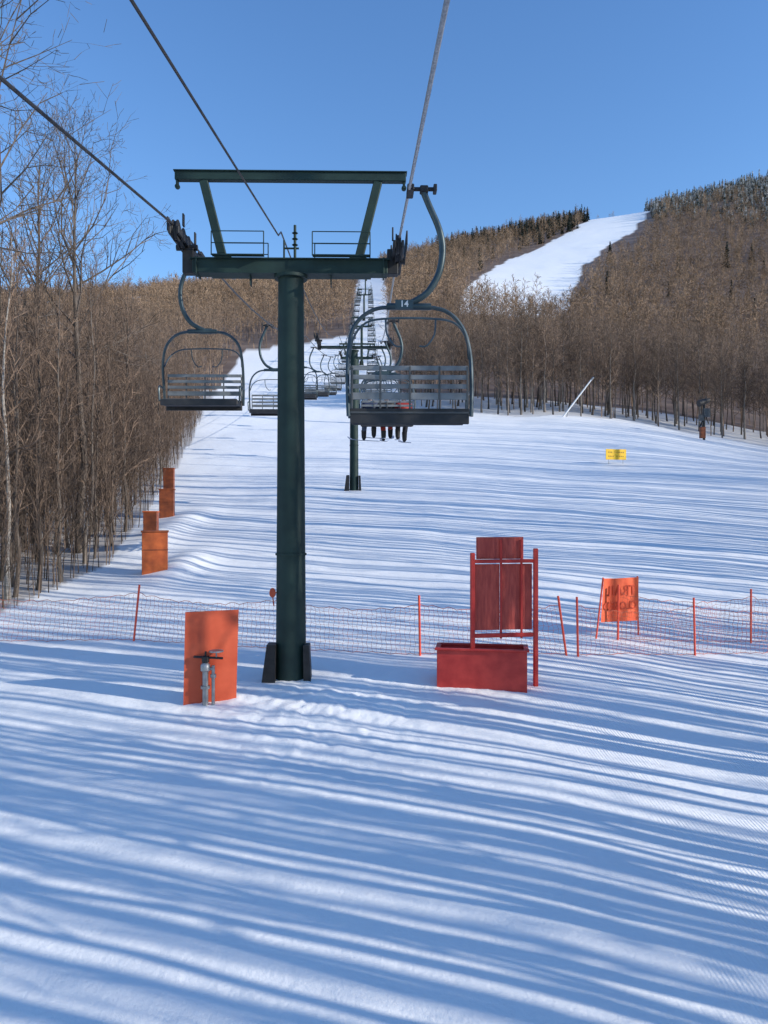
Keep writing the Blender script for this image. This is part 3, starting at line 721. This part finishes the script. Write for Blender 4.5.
TB = dict(
 sap=[make_tree('bare_tree', 11 + i, M['bark'], M['twig'], minr=.0054, h=10.6 + i * .5, r=.046 + .009 * i, clear=.18, spread=1.9, nb=26, maxl=2, kids=(5, 4), th0=34, th1=10, up=.19, wob=.012) for i in range(4)],
 pale=[make_tree('bare_tree', 21 + i, M['barkpale'], M['twig'], minr=.006, h=11.5 + i, r=.075, clear=.34, spread=2.4, nb=20, maxl=2, kids=(5, 4), th0=42, th1=14, up=.17, wob=.012) for i in range(2)],
 birch=[make_tree('birch_tree', 31, M['birch'], M['twig'], h=12.5, r=.10, clear=.40, spread=2.6, nb=18, maxl=2, kids=(5, 4), th0=42, th1=15, up=.12)],
 tall=[make_tree('bare_tree', 41 + i, M['bark'], M['bark'], minr=.0068, h=15.2 + 3.3 * i, r=.16, clear=.46, spread=4.8, nb=20, maxl=3, kids=(5, 4, 3), th0=56, th1=20, up=.14, wob=.012) for i in range(2)],
 right=[make_tree('bare_tree', 51 + i, M['barkpale'] if i % 2 else M['bark'], M['twig'], minr=.017, prism=1, h=13.5 + i * .8, r=.12 + .02 * i, clear=.30, spread=4.0, nb=24, maxl=2, kids=(5, 6), th0=52, th1=16, up=.12) for i in range(4)])
used = set()
def place(proto_, x, y, s, rz, label, group):
    o = proto_ if proto_.name not in used else copy_tree(proto_)
    used.add(proto_.name)
    o.location = (x, y, hz(x, y)); o.rotation_euler = (0, 0, rz); o.scale = (s, s, s * 1.0)
    o['label'] = label; o['category'] = 'tree'
    if group: o['group'] = group
rnd = random.Random(17)
def atpx(px, Y): return (px - 384) / F * Y
special = [('birch', 0, 8, 21.5, .80, 'pale barked birch at the left frame edge, first trunk of the wood', None),
           ('tall', 1, -34, 21.0, 1.0, 'tall bare tree whose high branches enter the top left corner', None),
           ('tall', 0, 80, 28.0, .98, 'tall spreading bare tree rising above the left wood', None),
           ('tall', 0, 34, 30, .98, 'bare tree with wide crown behind the birch at left', None)]
for kd, i, px, Y, s, lb, g in special: place(TB[kd][i], atpx(px, Y), Y, s, rnd.random() * 6.3, lb, g)
cnt = 0
pts = []
while cnt < 225:
    Y = 20.5 + 88 * rnd.random() ** 1.5; lim = float(np.interp(Y, LY, LX)); dd = rnd.random() ** 1.3 * (4 + .12 * Y) + .2
    x = lim - dd; px = 384 + F * x / Y
    if px < -70: continue
    if any((x - a) ** 2 + (Y - b) ** 2 < .3 for a, b in pts): continue
    pts.append((x, Y)); cnt += 1
    if rnd.random() < .8: pr = rnd.choice(TB['sap']); lb = 'slender bare brown tree in the dense wood left of the slope'; g = 'slender trees of the left wood'
    else: pr = rnd.choice(TB['pale']); lb = 'grey barked bare tree in the wood left of the slope'; g = 'grey barked trees of the left wood'
    place(pr, x, Y, rnd.uniform(.66, 1.0), rnd.random() * 6.3, lb, g)
cnt = 0; pts = []
while cnt < 150:
    px = rnd.uniform(392, 800); Y = 109 + 28 * rnd.random() ** 1.4; x = atpx(px, Y)
    if bool(openmask(x, Y)): continue
    if any((x - a) ** 2 + (Y - b) ** 2 < 1.6 for a, b in pts): continue
    if any(abs(px - (384 + F * g.x / g.y) - dx) < wd and Y < g.y + 1.5 for g, dx, wd in ((GUN, 0, 12), (LAN, 14, 18))): continue
    pts.append((x, Y)); cnt += 1
    place(rnd.choice(TB['right']), x, Y, rnd.uniform(.66, 1.0), rnd.random() * 6.3, 'bare tree in the front rows of the wood behind the crest of the slope', 'trees of the right wood edge')
for kk, lst in TB.items():
    for pr in lst:
        if pr.name not in used:
            for ch in list(pr.children): bpy.data.objects.remove(ch)
            bpy.data.objects.remove(pr)

# ---- stuff woods
def template(seed, minr, prism, trunk_r, **kw):
    path, rad, segs = tree_segs(seed, **kw)
    segs = [(path[i] - Vector((0, 0, .8 if i == 0 else 0)), path[i + 1], rad[i], rad[i + 1], -1) for i in range(len(path) - 1)] + segs
    return segs_quads(segs, minr, prism)
def conifer(seed, h=11):
    rn = random.Random(seed); V = []; Qd = []
    def quad(a, b, c, d_): o = len(V); V.extend([a, b, c, d_]); Qd.append((o, o + 1, o + 2, o + 3))
    for kk in range(3):
        a0 = 2.09 * kk; a1 = a0 + 2.09
        quad((.16 * math.cos(a0), .16 * math.sin(a0), -.8), (.16 * math.cos(a1), .16 * math.sin(a1), -.8), (.02 * math.cos(a1), .02 * math.sin(a1), h), (.02 * math.cos(a0), .02 * math.sin(a0), h))
    tiers = 13
    for t_ in range(tiers):
        z = h * (.1 + .88 * t_ / tiers); rr_ = 2.1 * (1 - t_ / tiers) ** .85 + .25
        for b in range(7):
            a = rn.random() * 6.3; l = rr_ * rn.uniform(.6, 1.15); w = .28 + .16 * l
            c, s = math.cos(a), math.sin(a); zd = z - .35 * l
            quad((-s * .05, c * .05, z + .3), (c * l * .6 - s * w, s * l * .6 + c * w, zd + .1), (c * l, s * l, zd - .15), (c * l * .6 + s * w, s * l * .6 - c * w, zd + .05))
    return np.array(V), np.array(Qd)
def scatter(name, items, temps, mat, label, cat, seed=0):
    rs = np.random.RandomState(seed); VV = []; QQ = []; off = 0
    Z = H(np.array([i[0] for i in items]), np.array([i[1] for i in items]))
    for (x, y, s), z in zip(items, Z):
        V, Qd = temps[rs.randint(len(temps))]; a = rs.rand() * 6.283; c, sn = math.cos(a), math.sin(a)
        P = V * s; W_ = np.empty_like(P); W_[:, 0] = P[:, 0] * c - P[:, 1] * sn + x; W_[:, 1] = P[:, 0] * sn + P[:, 1] * c + y; W_[:, 2] = P[:, 2] * rs.uniform(.85, 1.15) + z
        VV.append(W_); QQ.append(Qd + off); off += len(V)
    me = quads_mesh(name, np.concatenate(VV), np.concatenate(QQ)); me.materials.append(mat)
    o = bpy.data.objects.new(name, me); C.objects.link(o); tag(o, label, cat, kind='stuff')
midT = [template(61 + i, .016, 0, .15, h=11.8 + i * .8, r=.09 + .012 * i, clear=.24, spread=3.6, nb=19, maxl=1, kids=(8,), th0=55, th1=20, up=.10, nseg=2) for i in range(4)]
shT = [template(65 + i, .012, 0, .15, h=19 + i * 1.5, r=.06 + .022 * i, clear=.50, spread=2.2, nb=8, maxl=1, kids=(2,), th0=38, th1=15, up=.14, nseg=2, tap=.55) for i in range(4)]
farT = [template(71 + i, .058, 0, .15, h=10.5 + 1.1 * i, r=.09, clear=.25, spread=4.3, nb=17, maxl=1, kids=(5,), th0=66, th1=28, up=.04, nseg=2) for i in range(4)]
brushT = [template(81 + i, .0058, 0, .03, h=4.5 + 1.4 * i, r=.019, clear=.16, spread=1.5, nb=16, maxl=1, kids=(5,), th0=28, th1=10, up=.19, nseg=2, wob=.018) for i in range(4)]
rs = np.random.RandomState(4)
it = []
for _ in range(1300):
    Y = 19 + 94 * rs.rand(); l = float(np.interp(Y, LY, LX)); x = l - 5 - .09 * Y - 45 * rs.rand()
    it.append((x, Y, rs.uniform(.66, .95)))
scatter('left_wood', it, midT, M['midwood'], 'dense bare brown wood massed behind the trees on the left', 'wood', 1)
it = []
while len(it) < 2300:
    Y = 20.5 + 88 * rs.rand() ** 1.25; l = float(np.interp(Y, LY, LX)); x = l + .25 - (9 + .1 * Y) * rs.rand()
    if 384 + F * x / Y < -100: continue
    it.append((x, Y, rs.uniform(.5, 1.1)))
scatter('brushwood', it, brushT, M['twig'], 'tangled brown brushwood under the trees of the left wood', 'brushwood', 2)
# wood along the right side of the slope (its shadows cross the snow)
it = []
for _ in range(1300):
    Y = -48 + 156 * rs.rand(); r_ = max(.5 * Y + 7, 11); x = r_ + 1.0 + 44 * rs.rand() ** 1.5
    it.append((x, Y, rs.uniform(.75, 1.15)))
for _ in range(190):
    Y = -30 + 44 * rs.rand(); r_ = max(.5 * Y + 7, 9.5); x = r_ + .3 + 13 * rs.rand() ** 1.1
    it.append((x, Y, rs.uniform(.45, .9)))
scatter('right_side_wood', it, shT, M['midwood'], 'bare wood along the right side of the slope throwing long shadows', 'wood', 3)
# hills
mid, far, con, fro = [], [], [], []
Y = 113.0
while Y < 860:
    s = 3.7 + .0041 * Y if Y > 200 else 3.9
    wpx = np.arange((-200 - 384) / F * Y, (960 - 384) / F * Y, s)
    X = wpx + rs.uniform(-.45, .45, len(wpx)) * s; Yv = Y + rs.uniform(-.45, .45, len(wpx)) * s
    ok = ~(openmask(X, Yv) | trailmask(X, Yv, 1))
    NZ_ = vnoise(X / 45, Yv / 60, 12)
    for x, y, nz in zip(X[ok], Yv[ok], NZ_[ok]):
        px = 384 + F * x / y
        if y < 132 and 385 < px < 800 and rs.rand() < .6: continue
        if px < 150 and y > 200 and rs.rand() < .5: continue
        if any(abs(px - (384 + F * g.x / g.y) - dx) < wd and y < g.y + 2.5 for g, dx, wd in ((GUN, 0, 12), (LAN, 14, 18))): continue
        u = rs.rand()
        fb = 640 - .75 * (px - 640) + 140 * nz
        if px > 628 and y > fb and u < .14 + .76 * min(1, (y - fb) / 110): fro.append((x, y, rs.uniform(.5, 1.4)))
        elif 430 < px < 600 and y > 640 + 120 * nz - (80 if px > 520 else 0) and u < .5: con.append((x, y, rs.uniform(.6, 1.35)))
        elif y > 300 and 400 < px < 640 and u < .04: con.append((x, y, rs.uniform(.6, 1.1)))
        elif y > 300 and u < .006: con.append((x, y, rs.uniform(.6, 1.1)))
        elif y < 215: mid.append((x, y, rs.uniform(.7, 1.1)))
        else: far.append((x, y, rs.uniform(.55, 1.1)))
    Y += s
scatter('middle_hill_wood', mid, midT, M['midwood'], 'bare brown wood on the lower hillside behind the slope', 'wood', 5)
scatter('far_hill_wood', far, farT, M['farwood'], 'bare brown forest covering the far hills', 'forest', 6)
conT = [conifer(91 + i, 10 + i) for i in range(3)]
scatter('dark_conifer_wood', con, conT, M['conifer'], 'dark conifers along the middle ridge beside the far ski trail', 'forest', 7)
scatter('frosted_conifer_wood', fro, conT, M['frost'], 'frost whitened conifers on the right hand ridge', 'forest', 8)
cm = None
for px, py, s, lb in ((610, 262, 1.3, 'dark conifer on the right hillside just beside the far trail'), (727, 268, 1.5, 'lone dark conifer high on the right hillside'), (752, 262, 1.1, 'small dark conifer near the right edge of the hillside')):
    q = gp(px, py, 200, 900); e = thing('conifer_tree', lb, 'tree', q)
    V, Qd = conT[0]
    if cm is None:
        t1 = quads_mesh('trunk', V[:12], Qd[:3]); t1.materials.append(M['bark']); c1 = quads_mesh('crown', V[12:], Qd[3:] - 12); c1.materials.append(M['conifer']); cm = (t1, c1)
    for nm, me in zip(('trunk', 'crown'), cm):
        oo = bpy.data.objects.new(nm, me); C.objects.link(oo); oo.parent = e
    e.scale = (s, s, s)

# ------------------------------------------------------------------ light, sky, camera
E, A = R(21), R(17)
S = Vector((math.cos(E) * math.cos(A), -math.cos(E) * math.sin(A), math.sin(E)))
sl = bpy.data.lights.new('sun', 'SUN'); sl.energy = 5; sl.angle = R(.3); sl.color = (1, .94, .83)
so = bpy.data.objects.new('sun', sl); C.objects.link(so); so.rotation_euler = S.to_track_quat('Z', 'Y').to_euler(); so.location = (40, -20, 40)
w = bpy.data.worlds.new('World'); scene.world = w; w.use_nodes = True; nt = w.node_tree
bg = nt.nodes['Background']; sk = nt.nodes.new('ShaderNodeTexSky'); sk.sky_type = 'NISHITA'; sk.sun_disc = False
sk.sun_elevation = E; sk.sun_rotation = R(90) + A; sk.air_density = 1.15; sk.dust_density = .15; sk.ozone_density = 3.5; sk.altitude = 300
hs = nt.nodes.new('ShaderNodeHueSaturation'); hs.inputs['Hue'].default_value = .507; hs.inputs['Saturation'].default_value = 1.15; hs.inputs['Value'].default_value = 1.55
nt.links.new(sk.outputs[0], hs.inputs['Color']); nt.links.new(hs.outputs[0], bg.inputs[0]); bg.inputs[1].default_value = .15
scene.view_settings.view_transform = 'Standard'; scene.view_settings.look = 'None'; scene.view_settings.exposure = 0
cd = bpy.data.cameras.new('camera'); co = bpy.data.objects.new('camera', cd); C.objects.link(co)
cd.sensor_width = 36; cd.sensor_fit = 'AUTO'; cd.lens = 36 * F / 1024; cd.clip_end = 5000; cd.clip_start = .1
co.rotation_euler = (R(90), 0, 0); scene.camera = co
